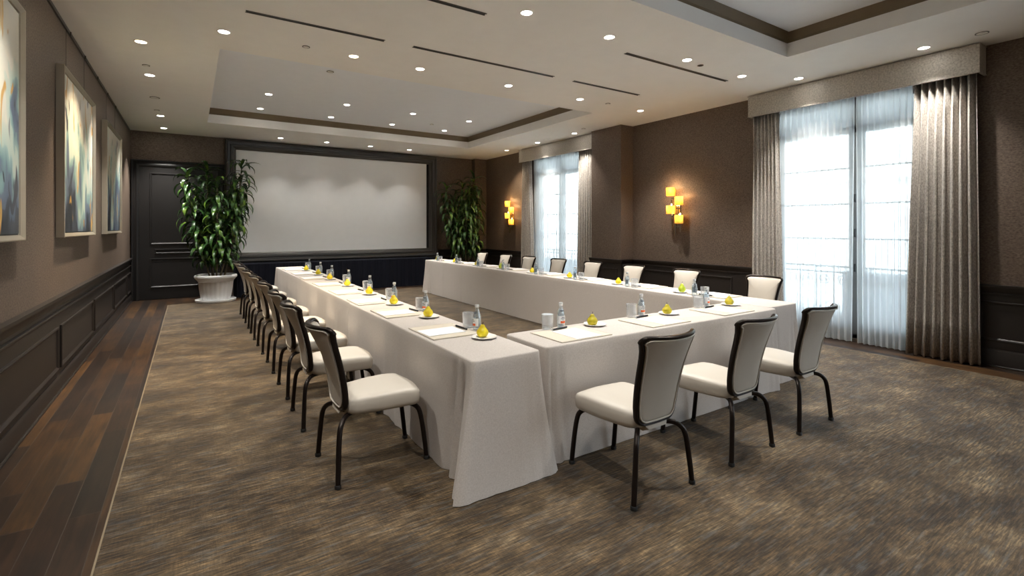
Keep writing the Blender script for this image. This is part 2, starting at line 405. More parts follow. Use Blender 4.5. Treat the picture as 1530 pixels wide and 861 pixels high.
wains(b, lambda u, o, z: Vector((6.78-o, u, z)), 6.57-.03, 7.38+.03, ZR, [(6.65, 7.3)])
wains(b, lambda u, o, z: Vector((u, 6.57-o, z)), 6.78, XR-.05, ZR, [])
wains(b, lambda u, o, z: Vector((u, YB-o, z)), 5.66, 6.72, ZR, [(5.75, 6.6)])
wains(b, lambda u, o, z: Vector((u, 12.13-o, z)), 6.74, XR-.05, ZR, [])
struct(b.build('trim_5', M['darkwood'], smooth=True, angle=30))

# ------------------------------------------------------------------ door in the back wall
dr = empty('door_1', (0, YB, 0)); struct(dr)
DX0, DX1 = -.86, .50; DZ = 2.70
b = MB()
casing = [(0,0),(0,.03),(.02,.045),(.05,.05),(.075,.035),(.10,.03),(.115,.05),(.135,.055),(.15,.03),(.15,0)]
path = [((DX0+.01, 0, 0), (-1,0,0), (0,-1,0)), ((DX0+.01, 0, DZ), (-1,0,1), (0,-1,0)), ((DX1, 0, DZ), (1,0,1), (0,-1,0)), ((DX1, 0, 0), (1,0,0), (0,-1,0))]
b.strip([(a*.9, c) for a, c in casing], path); b.build('casing', M['doorwood'], dr, True, 30)
b = MB(); b.box(DX0, DX1, -.02, -.002, .01, DZ)
for (x0, x1, z0, z1) in ((-.68,.34,.24,.84),(-.68,.34,1.12,2.58),(-.60,.26,.93,1.03)):
    rings = [[(x0+i, -o, z0+i), (x1-i, -o, z0+i), (x1-i, -o, z1-i), (x0+i, -o, z1-i)] for (i, o) in ((0,.02),(.004,.036),(.02,.036),(.03,.024),(.034,.020))]
    vs = [p for r in rings for p in r]; fs = [(r*4+i, r*4+(i+1)%4, (r+1)*4+(i+1)%4, (r+1)*4+i) for r in range(4) for i in range(4)]
    b.add(vs, fs)
b.build('door_leaf', M['doorwood'], dr)

# ------------------------------------------------------------------ windows
def rbox(name, args, mat, parent):
    b = MB(); [b.box(*a) for a in args]; return b.build(name, mat, parent)
for k, (a, c) in enumerate(WIN):
    w = empty('window_%d' % (k+1), (0,0,0)); struct(w)  # the pair behind the camera are added openings that let in fill daylight
    mid = (a+c)/2 - (.16 if k == 1 else 0); x0, x1 = XR+.10, XR+.16
    rbox('window_frame', [(x0-.02,x1+.02,a,a+.06,WZ0,WZ1),(x0-.02,x1+.02,c-.06,c,WZ0,WZ1),(x0-.02,x1+.02,a+.06,c-.06,WZ1-.06,WZ1),(x0-.02,x1+.02,a+.06,c-.06,WZ0,WZ0+.05),
        (x0-.02,x1+.02,a+.06,c-.06,2.70,2.78), (x0-.02,x1+.02,mid-.045,mid+.045,WZ0,WZ1)], M['winframe'], w)
    bars = []
    for (p, q) in ((a+.06, mid-.045), (mid+.045, c-.06)):
        bars += [(x0,x1,p,q,WZ0+.05,.30),(x0,x1,p,p+.04,.3,2.7),(x0,x1,q-.04,q,.3,2.7)]
        for z in (.87, 1.32, 1.78, 2.25): bars.append((x0+.01,x1-.01,p+.04,q-.04,z-.010,z+.010))
    rbox('window_bars', bars, M['winframe'], w)
    rbox('pane', [(x0+.03,x0+.036,a+.06,mid-.045,.3,WZ1-.06),(x0+.03,x0+.036,mid+.045,c-.06,.3,WZ1-.06)], M['glass'], w)
    b = MB()
    for z in (.95, 1.4, 1.85): b.tube([(x0-.045, mid, z-.05), (x0-.05, mid, z), (x0-.045, mid, z+.05)], .012, 6)
    b.build('latch', M['iron'], w)

# outside: terrace slab, iron railing with scrolls, low parapet, bright facade opposite
b = MB(); b.box(XR+.26, 9.6, YF-2, YB+2, -.25, -.02); struct(b.build('exterior_terrace', M['balcony']))
b = MB(); b.box(9.35, 9.6, YF-2, 3.9, -.02, .72); b.box(9.35, 9.6, 5.2, YB+2, -.02, .5); struct(b.build('exterior_parapet', M['balcony']))
b = MB(); b.box(XR+.26, 10.2, 1.2, YB+4, 3.22, 3.42); struct(b.build('exterior_balcony', M['balcony']))
b = MB(); b.box(17, 17.4, -14, 26, -4, 5.2)
for yy in range(-12, 26, 3):
    b.box(16.9, 17, yy, yy+1.4, .2, 2.2)
for z in (-1, 2.9, 5.0): b.box(16.8, 17, -14, 26, z, z+.2)
struct(b.build('exterior_facade', M['facade']))
b = MB(); b.box(7.4, 30, -20, 34, -4.1, -4); struct(b.build('exterior_ground', M['balcony']))
rl = empty('iron_railing', (8.35, 3, 0)); tag(rl, 'ornate dark iron balcony railing seen through the sheer curtains', 'railing')
b = MB(); b.box(-.02, .02, -6.5, 8.5, .85, .88); b.box(-.015, .015, -6.5, 8.5, .05, .08); b.build('top_rail', M['iron'], rl)
b = MB()
for i in range(60):
    y = -6.4 + .25*i; b.box(-.008, .008, y-.008, y+.008, .08, .85)
b.build('baluster', M['iron'], rl)
b = MB()
for i in range(59):
    yc = -6.275+.25*i; pts = []
    for t in range(25):
        a = t/24*3.3*PI; r = .085*(1-t/30); pts.append((0, yc+r*math.cos(a), .55+r*math.sin(a)+.10*(1 if t < 12 else .9)))
    b.tube(pts, .007, 5)
    b.tube([(0, yc+.09*math.sin(t/10*2*PI), .1+.36*t/10) for t in range(11)], .007, 5)
b.build('scrollwork', M['iron'], rl)

# ------------------------------------------------------------------ curtains
def pleat_sheet(y0t, y1t, y0b, y1b, x, ztop, zbot, folds, amp, seed, thick=True, n=None, sharp=0.0, flare=1.0):
    """vertical pleated sheet hanging in the YZ plane at x"""
    rnd = random.Random(seed); n = n or folds*14; rows = 9
    ph = [rnd.uniform(-.5,.5) for _ in range(folds+2)]; am = [rnd.uniform(.6,1.15) for _ in range(folds+2)]
    vs = []; fs = []
    for r in range(rows):
        s = r/(rows-1); z = ztop+(zbot-ztop)*s
        ya = y0t+(y0b-y0t)*s; yb = y1t+(y1b-y1t)*s
        for i in range(n+1):
            t = i/n; q = t*folds; k = int(q)
            A = am[k]*(1-(q-k))+am[k+1]*(q-k); p = ph[k]*(1-(q-k))+ph[k+1]*(q-k)
            w = math.sin(2*PI*q+p*s*1.2)
            w = math.copysign(abs(w)**(1-sharp*.5), w)
            vs.append((x + amp*A*w*(.75+.25*s*flare), ya+(yb-ya)*t + amp*.35*math.sin(4*PI*q+p)*min(1,s*2), z + (0.004*math.sin(2*PI*q) if r == rows-1 else 0)))
    for r in range(rows-1):
        for i in range(n): fs.append((r*(n+1)+i, r*(n+1)+i+1, (r+1)*(n+1)+i+1, (r+1)*(n+1)+i))
    b = MB(); b.add(vs, fs); return b
def curtain(name, b, mat, label, thick=None, cat='curtain', group=None):
    o = b.build(name, mat, None, True, 80)
    if thick: m = o.modifiers.new('s', 'SOLIDIFY'); m.thickness = thick; m.offset = 0
    tag(o, label, cat, group); return o
ZP = 3.09
# pelmets
def pelmet(y0, y1, label):
    t = empty('curtain_pelmet', (XR, (y0+y1)/2, ZP)); tag(t, label, 'pelmet'); h = (y1-y0)/2
    b = MB(); b.box(-.22, -.195, -h, h, 0, CH-ZP-.012); b.box(-.195, 0, -h, -h+.02, 0, CH-ZP-.012); b.box(-.195, 0, h-.02, h, 0, CH-ZP-.012); b.box(-.195, 0, -h+.02, h-.02, CH-ZP-.03, CH-ZP-.012)
    bevel(b.build('padded_front', M['pelmet'], t), .006)
    b = MB()
    for zz in (.006, CH-ZP-.016): b.tube([(0,-h-.003,zz),(-.222,-h-.003,zz),(-.222,h+.003,zz),(0,h+.003,zz)], .005, 6)
    b.build('piping', M['drape'], t)
    b = MB(); b.tube([(-.10,-h+.03,.10),(-.10,h-.03,.10)], .010, 8); b.build('curtain_track', M['white'], t)
pelmet(7.46, 10.14, 'patterned beige fabric pelmet over the window beside the far wall sconce')
pelmet(1.58, 4.12, 'patterned beige fabric pelmet over the largest window beside the carpet edge')
DZ0 = .012
curtain('drape', pleat_sheet(1.63, 2.16, 1.60, 2.24, 6.978, 3.17, DZ0, 8, .058, 3, sharp=.2), M['drape'], 'wide pleated beige drape hanging between the big window and dark wainscot edge', .006)
curtain('drape', pleat_sheet(3.72, 4.08, 3.66, 4.09, 6.978, 3.17, DZ0, 7, .05, 4, sharp=.2), M['drape'], 'narrow pleated beige drape on the sconce side of the big window', .006)
curtain('drape', pleat_sheet(7.50, 7.98, 7.50, 8.03, 6.978, 3.17, DZ0, 7, .045, 5, sharp=.2), M['drape'], 'pleated beige drape hanging against the wallpapered pier, chair in front', .006)
curtain('drape', pleat_sheet(9.76, 10.10, 9.62, 10.16, 6.978, 3.17, DZ0, 6, .045, 6, sharp=.2), M['drape'], 'pleated beige drape beside the far wall sconce, flaring towards the floor', .006)
curtain('sheer_curtain', pleat_sheet(2.20, 2.785, 2.20, 2.77, 7.055, 3.17, DZ0, 9, .028, 8, sharp=.0), M['sheer'], 'white sheer curtain beside the wide drape, covering half the big window')
curtain('sheer_curtain', pleat_sheet(2.80, 3.74, 2.83, 3.74, 7.055, 3.17, DZ0, 12, .028, 9, sharp=.0), M['sheer'], 'white sheer curtain beside the narrow drape, behind the cross table end')
curtain('sheer_curtain', pleat_sheet(7.98, 8.84, 7.98, 8.84, 7.055, 3.17, DZ0, 11, .026, 10), M['sheer'], 'white sheer curtain half nearest the wallpapered pier')
curtain('sheer_curtain', pleat_sheet(8.86, 9.74, 8.86, 9.74, 7.055, 3.17, DZ0, 11, .026, 11), M['sheer'], 'white sheer curtain half beside the far sconce drape')

# ------------------------------------------------------------------ projection screen
sc = empty('projection_screen', (3.115, YB, .70)); tag(sc, 'wide white projection screen in a moulded dark frame on the back wall', 'projection screen')
W, H = 2.49, 2.69
prof = [(0,0),(0,.07),(.02,.10),(.045,.10),(.055,.085),(.10,.075),(.115,.095),(.15,.09),(.16,.06),(.20,.045),(.215,.03),(.215,0)]
rings = [[(-W+i, -o, i), (W-i, -o, i), (W-i, -o, H-i), (-W+i, -o, H-i)] for (i, o) in prof]
b = MB(); vs = [p for r in rings for p in r]; b.add(vs, [(r*4+i, r*4+(i+1)%4, (r+1)*4+(i+1)%4, (r+1)*4+i) for r in range(len(prof)-1) for i in range(4)])
b.build('frame', M['scrframe'], sc, True, 25)
b = MB(); b.box(-W+.2, W-.2, -.006, -.002, .2, H-.2); b.build('backing', M['black'], sc)
b = MB(); b.box(-W+.215, W-.285, -.02, -.012, .18, H-.19); b.build('screen_surface', M['screen'], sc)
# black skirted service table under the screen
st = empty('skirted_table', (3.1, 11.95, 0)); tag(st, 'long low table under the screen draped in pleated black skirting', 'table')
b = MB(); b.box(-2.28, 2.2, -.27, .27, .665, .69); b.build('tabletop', M['skirt'], st)
per = [(-2.29, .27), (-2.29, -.28), (2.21, -.28), (2.21, .27)]
vs = []; pts = []
for k in range(3):
    (xa, ya), (xb, yb) = per[k], per[k+1]; ln = math.hypot(xb-xa, yb-ya); n = int(ln/.018); nx, ny = (yb-ya)/ln, -(xb-xa)/ln
    for i in range(n): t = i/n; pts.append((xa+(xb-xa)*t, ya+(yb-ya)*t, nx, ny, ln*t+k*3))
pts.append((*per[3], 1, 0, 9))
rows = [.692, .66, .45, .2, .005]
for z in rows:
    for (x, y, nx, ny, s) in pts:
        o = (.014+.012*math.sin(s*2*PI/.17) + .007*math.sin(s*2*PI/.061))*(1 if z < .6 else .5)
        vs.append((x-nx*-o if False else x+nx*-o*-1, y+ny*o, z))
n = len(pts); fs = [(r*n+i, r*n+i+1, (r+1)*n+i+1, (r+1)*n+i) for r in range(len(rows)-1) for i in range(n-1)]
b = MB(); b.add(vs, fs); b.build('skirt', M['skirt'], st, True, 80)

# ------------------------------------------------------------------ tablecloths
KT = 1.0335
def cloth(x0, x1, y0, y1, label, seed, amp=None, ears=None, z=.737, waves=1.0, tight=.0):
    """amp: outward lean at the floor for sides S,E,N,W; ears: displacement of corners SW,SE,NE,NW at the floor"""
    x0, x1, y0, y1 = x0*KT, x1*KT, y0*KT, y1*KT
    amp = amp or {}; ears = ears or {}; rnd = random.Random(seed)
    rc = .03; P = []
    def arc(cx, cy, a0):
        for i in range(5):
            a = R(a0+90*i/4); P.append((cx+rc*math.cos(a), cy+rc*math.sin(a), math.cos(a), math.sin(a)))
    def line(xa, ya, xb, yb, nx, ny):
        ln = math.hypot(xb-xa, yb-ya); n = max(2, int(ln/.022))
        for i in range(1, n): t = i/n; P.append((xa+(xb-xa)*t, ya+(yb-ya)*t, nx, ny))
    arc(x0+rc, y0+rc, 180); line(x0+rc, y0, x1-rc, y0, 0, -1); arc(x1-rc, y0+rc, 270); line(x1, y0+rc, x1, y1-rc, 1, 0)
    arc(x1-rc, y1-rc, 0); line(x1-rc, y1, x0+rc, y1, 0, 1); arc(x0+rc, y1-rc, 90); line(x0, y1-rc, x0, y0+rc, -1, 0)
    corners = {'SW': (x0, y0), 'SE': (x1, y0), 'NE': (x1, y1), 'NW': (x0, y1)}
    ph = [rnd.uniform(0, 6.28) for _ in range(8)]
    rows = [(z, -.010), (z-.003, -.003), (z-.010, 0)] + [(z-.010-(z-.022)*k/16, 0) for k in range(1, 17)]
    vs = []
    for (zz, off) in rows:
        s = max(0, (z-.010-zz)/(z-.022))
        for (x, y, nx, ny) in P:
            side = 'S' if ny < -.7 else 'N' if ny > .7 else 'E' if nx > .7 else 'W'
            A = amp.get(side, .012); u = x if side in 'SN' else y
            rip = (.5*math.sin(u*9+ph[0])+.7*math.sin(u*17+ph[1])+.5*math.sin(u*31+ph[2])+.4*math.sin(u*47+ph[3]))
            fold = max(0, math.sin(u*23+ph[4]))**4*.9*max(0, math.sin(u*3.1+ph[5]))
            wv = waves*(.25 if side in 'SN' else 1)
            o = off + A*s + (min(A, .02)*.6)*wv*(rip*.5+fold*1.3)*s**.8
            dx = nx*o; dy = ny*o
            for cn, (cx, cy) in corners.items():
                d = math.hypot(x-cx, y-cy)
                if d > .45 or cn not in ears: continue
                ex, ey = ears[cn]
                # the ear grows wide towards the floor, with an inward pleat beside it on the long side
                g = math.exp(-(d/(.075+.05*s))**2)
                dx += ex*g*s**1.15; dy += ey*g*s**1.15
                if cn == 'SE': dx -= ex*g*(s**1.15-s**2.2)
                if side in 'EW':
                    v1 = math.exp(-((d-.10-.07*s)/.028)**2); v2 = math.exp(-((d-.19-.12*s)/.035)**2); v3 = math.exp(-((d-.145-.095*s)/.025)**2)
                    dx += -nx*(.055*v1+.032*v2-.018*v3)*min(1, s*2.2)
                else:
                    v1 = math.exp(-((d-.045-.02*s)/.016)**2); v2 = math.exp(-((d-.095-.05*s)/.02)**2); dy += -ny*(.026*v1+.014*v2)*min(1, s*4)*(1 if cn == 'SW' and x0 > 1.5 or x0 > 4 else .3)
            vs.append((x+dx, y+dy, max(.0095, zz)))
    n = len(P); fs = []
    for r in range(len(rows)-1):
        for i in range(n):
            j = (i+1) % n; fs.append((r*n+i, r*n+j, (r+1)*n+j, (r+1)*n+i))
    fs.append(tuple(range(n)))
    b = MB(); b.add(vs, fs)
    o = b.build('tablecloth', M['cloth'], None, True, 60)
    tag(o, label, 'tablecloth', None); return o
LX0, LX1 = 1.245, 1.695
cloth(LX0, LX1, 2.27, 4.70, 'beige floor-length tablecloth at the open corner, flared end towards the bare carpet', 1, dict(W=.012,E=.0,S=.07,N=.0), dict(SW=(-.10,.0), SE=(.055,.0)))
cloth(LX0+.012, LX1+.012, 4.704, 7.14, 'beige tablecloth on the painting-side run, middle of its three tables', 2, dict(W=.012,E=.012,S=0,N=0))
cloth(LX0+.026, LX1+.026, 7.144, 9.58, 'beige tablecloth on the painting-side run, end table nearest the screen', 3, dict(W=.012,E=.014,S=0,N=.02), dict(NW=(-.05,.02), NE=(.04,.02)))
cloth(1.755, 4.285, 2.30, 2.75, 'beige tablecloth on the short cross table with three chairs', 4, dict(S=.010,N=.010,E=.0,W=.0), dict(SW=(.0,-.012), SE=(.0,-.03)))
RX0_, RX1_ = 4.30, 4.77
cloth(RX0_, RX1_, 2.37, 10.0, 'long beige tablecloth on the window-side run, reaching from the cross table to the screen', 5, dict(W=.010,E=.012,S=.012,N=.02), dict(SE=(.07,-.04), SW=(-.0,-.03), NW=(-.05,.02), NE=(.04,.02)), waves=.5)

# ------------------------------------------------------------------ chair
def hw(z):   # half width of the back at height z
    t = (z-.40)/.475; pts = [(0,.138),(.2,.155),(.5,.166),(.75,.176),(.9,.189),(1.0,.206)]
    for (a, p), (c, q) in zip(pts, pts[1:]):
        if t <= c: return p+(q-p)*max(0, (t-a)/(c-a))
    return pts[-1][1]
def yb_(x, z):   # rear surface of the back
    t = (z-.40)/.475
    lean = -.243 - .022*t - .135*t*t
    return lean - .028*(1-t)*0 + (.018+.052*t*t)*(x/.20)**2
def outline(inset, n=10):
    """closed outline of the back in (x, z), rounded corners, inset inwards"""
    z0, z1 = .395+inset, .884-inset; pts = []
    rb = .06-inset*.5; rt = .032-inset*.4
    for i in range(n+1):            # right side going up
        z = z0+rb+(z1-rt-z0-rb)*i/n; pts.append((hw(z)-inset, z))
    w1 = hw(z1)-inset
    for i in range(1, 6): a = R(90*i/6); pts.append((w1-rt+rt*math.cos(a), z1-rt+rt*math.sin(a)))
    for i in range(0, n+1): t = 1-2*i/n; pts.append(((w1-rt)*t, z1-.0*(1-t*t)))
    for i in range(1, 6): a = R(90+90*i/6); pts.append((-w1+rt+rt*math.cos(a), z1-rt+rt*math.sin(a)))
    for i in range(n+1):
        z = z1-rt-(z1-rt-z0-rb)*i/n; pts.append((-(hw(z)-inset), z))
    w0 = hw(z0+rb)-inset
    for i in range(1, 6): a = R(180+90*i/6); pts.append((-w0+rb+rb*math.cos(a), z0+rb+rb*math.sin(a)))
    for i in range(0, n//2+1): t = -1+2*i/(n//2); pts.append(((w0-rb)*t, z0))
    for i in range(1, 6): a = R(270+90*i/6); pts.append((w0-rb+rb*math.cos(a), z0+rb+rb*math.sin(a)))
    out = []
    for p in pts:
        if not out or math.hypot(p[0]-out[-1][0], p[1]-out[-1][1]) > 1e-4: out.append(p)
    return out
def padface(b, o0, steps):
    """rings scaled towards the centre line; steps = [(shrink, yoffset)]"""
    base = outline(o0); n = len(base); zc = .645
    vs = []
    for (k, yo) in steps:
        for (x, z) in base:
            X = x*k; Z = zc+(z-zc)*k
            # keep the taper: scale x by local width ratio
            vs.append((X, yb_(X, Z)+yo, Z))
    fs = []
    for r in range(len(steps)-1):
        for i in range(n): j = (i+1) % n; fs.append((r*n+i, r*n+j, (r+1)*n+j, (r+1)*n+i))
    fs.append(tuple((len(steps)-1)*n+i for i in range(n)))
    b.add(vs, fs)
def make_chair():
    t = empty('banquet_chair', (0,0,0))
    # seat: rounded trapezoid, front towards +y
    pts = []
    corners = [(-.215, .225, .055), (.215, .225, .055), (.165, -.225, .09), (-.165, -.225, .09)]
    def rounded(ins):
        out = []; C = corners; n = 4
        for i in range(4):
            p0 = Vector(C[i-1][:2]); p1 = Vector(C[i][:2]); p2 = Vector(C[(i+1) % 4][:2]); r = C[i][2]
            d0 = (p0-p1).normalized(); d2 = (p2-p1).normalized(); a = p1+d0*r; c = p1+d2*r
            for k in range(7):
                s = k/6; q = a*(1-s)**2+p1*2*s*(1-s)+c*s*s; out.append(q)
            for k in range(1, 6):
                nx = C[(i+1) % 4]; e = Vector(nx[:2])+(p1-Vector(nx[:2])).normalized()*nx[2]
                q = c.lerp(e, k/6)
                bul = .022 if i == 0 else (.010 if i in (1, 3) else .01)
                nn = Vector((q.x, q.y)).normalized(); q = q+nn*bul*math.sin(PI*k/6); out.append(q)
        return [q*(1-ins/.24) for q in out]
    prof = [(.030,.362),(.012,.366),(.004,.376),(0,.395),(-.002,.42),(0,.447),(.006,.460),(.02,.468),(.05,.474),(.10,.478),(.16,.480)]
    vs = []; n = None
    for (ins, z) in prof:
        ring = rounded(ins); n = len(ring)
        for q in ring: vs.append((q.x, q.y, z - (.012*max(0, (q.y-.12))/.1*1.0 if z > .44 else 0)*.8 - .010*max(0,-q.y)/.225*(z>.44)))
    fs = [(r*n+i, r*n+(i+1) % n, (r+1)*n+(i+1) % n, (r+1)*n+i) for r in range(len(prof)-1) for i in range(n)]
    fs.append(tuple((len(prof)-1)*n+i for i in range(n))); fs.append(tuple(reversed(range(n))))
    b = MB(); b.add(vs, fs); st = b.build('seat', M['seat'], t, True, 60)
    # back: cushion in front, panel behind
    b = MB(); padface(b, .008, [(1,.008),(1,.018),(.985,.026),(.95,.032),(.85,.038),(.6,.042),(.25,.043)])
    padface(b, .012, [(1,.010),(1,-.002),(.985,-.006),(.93,-.008),(.7,-.009),(.3,-.009)])
    bk = b.build('backrest', M['seatback'], t, True, 60)
    b = MB(); b.tube([(x, yb_(x, z)-.0085, z) for (x, z) in outline(.009)], .0052, 6, closed=True)
    b.build('piping', M['seat'], bk, True, 80)
    # dark edge band around the back
    o_ = outline(-.004); m = len(o_); vs = []; sec = [(-.006,-.006),(.003,-.008),(.009,-.003),(.011,.008),(.010,.020),(.004,.026),(-.006,.025)]
    # top rail is chunkier
    for i, (x, z) in enumerate(o_):
        x0, z0 = o_[i-1]; x1, z1 = o_[(i+1) % m]; tx, tz = x1-x0, z1-z0; l = math.hypot(tx, tz); nx, nz = tz/l, -tx/l
        for (o, y) in sec: vs.append((x+nx*o, yb_(x, z)+y, z+nz*o))
    ns = len(sec); fs = [(i*ns+k, i*ns+(k+1) % ns, ((i+1) % m)*ns+(k+1) % ns, ((i+1) % m)*ns+k) for i in range(m) for k in range(ns)]
    b = MB(); b.add(vs, fs); b.build('back_frame', M['legm'], t, True, 50)
    # upholstered bracket between seat and back
    b = MB(); b.strip([(-.075,0),(-.085,.012),(-.07,.03),(.07,.03),(.085,.012),(.075,0)], [((0,-.12,.372),(1,0,0),(0,0,-1)),((0,-.20,.370),(1,0,0),(0,-.1,-1)),((0,-.232,.385),(1,0,0),(0,-.5,-.8)),((0,-.225,.44),(.95,0,0),(0,-.35,-.1))])
    b.build('bracket', M['seatback'], t, True, 60)
    # legs
    for (sx, fr) in ((-1, 0), (1, 0), (-1, 1), (1, 1)):
        if fr: P = [(.055,.10,.352),(.10,.15,.356),(.140,.19,.350),(.162,.218,.325),(.170,.232,.28),(.175,.245,.2),(.178,.258,.1),(.180,.268,.012)]
        else: P = [(.050,-.13,.352),(.10,-.19,.356),(.150,-.235,.352),(.185,-.262,.325),(.203,-.275,.28),(.215,-.282,.2),(.228,-.288,.1),(.238,-.292,.012)]
        # subdivide smoothly
        Q = []
        V = [Vector((sx*p[0], p[1], p[2])) for p in P]
        for i in range(len(V)-1):
            p0 = V[max(i-1,0)]; p1 = V[i]; p2 = V[i+1]; p3 = V[min(i+2, len(V)-1)]
            for k in range(3):
                s = k/3; Q.append(.5*((2*p1)+(-p0+p2)*s+(2*p0-5*p1+4*p2-p3)*s*s+(-p0+3*p1-3*p2+p3)*s**3))
        Q.append(V[-1])
        b = MB(); b.tube(Q, .0152, 10); lg = b.build('leg', M['legm'], t, True, 50)
        e = V[-1]; b = MB(); b.lathe([(.0155,-.012),(.0185,-.010),(.0188,.006),(.0165,.010)], 12, (e.x, e.y, e.z)); b.build('leg_glide', M['glide'], lg, True, 50)
    b = MB(); b.box(-.06,.06,-.14,.11,.345,.362); b.build('underframe', M['legm'], t)
    return t
CH0 = make_chair(); _first = [True]
def chair(x, y, rz, label):
    if _first[0]: o = CH0; _first[0] = False; o.location = (x, y, .0085); o.rotation_euler = (0,0,rz)
    else: o = dup(CH0, (x, y, .0085), rz)
    tag(o, label, 'chair', 'cream conference chairs around the tables'); return o
ORDN = ['', 'second', 'third', 'fourth', 'fifth', 'sixth', 'seventh', '']
def run_pos(i, n=8):
    """place in a run of eight, counted from the cross table or from the screen"""
    return ['closest to the cross table', 'second from the cross table', 'third from the cross table', 'fourth from the cross table',
            'fourth from the screen', 'third from the screen', 'second from the screen', 'closest to the screen'][i]
Lc = [3.06, 3.98, 4.76, 5.64, 6.52, 7.38, 8.24, 9.14]
Rc = [3.05, 4.08, 4.98, 5.85, 6.72, 7.62, 8.45, 9.40]
Nc = [2.155, 3.00, 3.82]
rj = random.Random(2)
for i, y in enumerate(Lc): chair([.972,.980,.978,.988,.988,.990,1.000,1.000][i] + rj.uniform(-.008, .008), y, -PI/2 + rj.uniform(-.015,.015), 'cream chair on the painting side, ' + run_pos(i))
for i, y in enumerate(Rc): chair(5.242 + rj.uniform(-.01,.01), y*1.028, PI/2 + rj.uniform(-.02,.02), 'cream chair on the window side, ' + run_pos(i))
NL = ['cream chair at the cross table, nearest the flared tablecloth corner', 'middle of three cream chairs at the cross table', 'cream chair at the cross table, nearest the big window']
for i, x in enumerate(Nc): chair(x, 2.06, rj.uniform(-.02,.02), NL[i])

# ------------------------------------------------------------------ place settings
TZ = .7385
def m_pad():
    t = empty('desk_blotter', (0,0,0)); b = MB(); b.box(-.22,.22,-.175,.175,0,.006); bevel(b.build('board', M['pad'], t), .002)
    b = MB()
    for q in ((-.216,.216,-.171,-.165),(-.216,.216,.165,.171),(-.216,-.210,-.165,.165),(.210,.216,-.165,.165)): b.box(*q, .006, .0066)
    b.build('edge_stitching', M['seatback'], t); return t
def m_paper():
    b = MB()
    for k in range(3): 
        dx = .0008*k; b.box(-.105+dx,.105+dx,-.138,.138,.0008*k,.0008*k+.0007)
    return b.build('note_paper', M['paper'])
def m_pen():
    t = empty('pen', (0,0,0)); b = MB()
    def rod(b, x0, x1, r0, r1, mi=0):
        b.tube([(x0,0,.0072),(x1,0,.0072)], [r0*1.25, r1*1.25], 10)
    rod(b, -.062, .085, .0055, .0055); b.build('barrel', M['pen'], t, True, 40)
    b = MB(); rod(b, -.082, -.062, .0012, .0052); b.build('tip', M['chrome'], t, True, 40)
    b = MB(); b.box(.035,.083,-.0015,.0015,.0138,.0152); b.build('clip', M['chrome'], t); return t
def m_plate():
    b = MB(); b.lathe([(.0,.003),(.045,.003),(.055,.006),(.083,.014),(.085,.0125),(.058,.002),(.046,0),(0,0)], 32); return b.build('side_plate', M['china'], None, True, 50)
def m_pear(mat, tall):
    t = empty('pear', (0,0,0)); b = MB(); k = tall
    pr = [(.0,.003),(.012,.0),(.024,.004),(.034,.014),(.0395,.028),(.040,.040),(.036,.053),(.028,.065),(.0205,.076),(.0165,.086),(.0135,.094),(.008,.0985),(.002,.097),(0,.096)]
    b.lathe([(r, z*k) for r, z in pr], 24); b.build('fruit', mat, t, True, 80)
    b = MB(); b.tube([(0,0,.094*k),(.001,0,.104*k),(.004,0,.112*k),(.007,0,.118*k)], [.0022,.0018,.0018,.0026], 6); b.build('stalk', M['pstem'], t, True, 60); return t
def m_bottle():
    t = empty('water_bottle', (0,0,0))
    pr = [(.0,.001),(.026,.001),(.0295,.006),(.030,.02),(.030,.088),(.0285,.10),(.024,.115),(.0175,.132),(.0135,.148),(.0125,.160),(.0135,.162),(.0135,.168),(.0125,.170)]
    b = MB(); b.lathe(pr, 24); b.build('bottle_body', M['bglass'], t, True, 60)
    b = MB(); b.lathe([(.0,.004),(.026,.005),(.027,.02),(.027,.088),(.0255,.099),(.021,.114),(.016,.130),(.0,.130)], 20); b.build('water', M['water'], t, True, 60)
    b = MB(); b.lathe([(.0128,.160),(.0150,.162),(.0152,.178),(.0140,.181),(0,.1815)], 18); b.build('cap', M['cap'], t, True, 50)
    b = MB(); n = 18
    def wrap(a0, a1, z0, z1, r, nn=10):
        vs = []; fs = []
        for k in range(nn+1):
            a = a0+(a1-a0)*k/nn; vs += [(r*math.cos(a), r*math.sin(a), z0), (r*math.cos(a), r*math.sin(a), z1)]
        for k in range(nn): fs.append((2*k, 2*k+2, 2*k+3, 2*k+1))
        return vs, fs
    b.add(*wrap(-PI, -.0, .030, .086, .0304)); lb = b.build('label', M['label'], t, True, 60)
    b = MB(); b.add(*wrap(-.78*PI, -.22*PI, .034, .050, .0307)); b.build('label_band', M['orange'], lb, True, 60)
    b = MB()
    for (za, zb, a0, a1) in ((.074,.080,-.70,-.38),(.064,.069,-.75,-.30),(.056,.059,-.66,-.42)): b.add(*wrap(a0*PI, a1*PI, za, zb, .0307))
    b.build('lettering', M['inkg'], lb, True, 60)
    b = MB(); b.add(*wrap(-.8*PI, -.2*PI, .118, .128, .0228, 8)); b.build('neck_label', M['inkg'], t, True, 60)
    return t
def m_glass():
    t = empty('tumbler', (0,0,0)); b = MB()
    fl = lambda r, z, a: r*(1+.018*math.cos(a*18)) if (r > .03 and .012 < z < .095) else r
    b.lathe([(0,.001),(.036,.001),(.0395,.004),(.040,.014),(.0415,.05),(.0425,.094),(.043,.108),(.0405,.108),(.0395,.09),(.0385,.05),(.037,.018),(.033,.013),(0,.012)], 72, flute=fl)
    b.build('tumbler_wall', M['tglass'], t, True, 60)
    b = MB(); b.lathe([(.0408,.1075),(.0418,.1095),(.0432,.1075)], 36); b.build('rim', M['tglass'], t, True, 60)
    return t
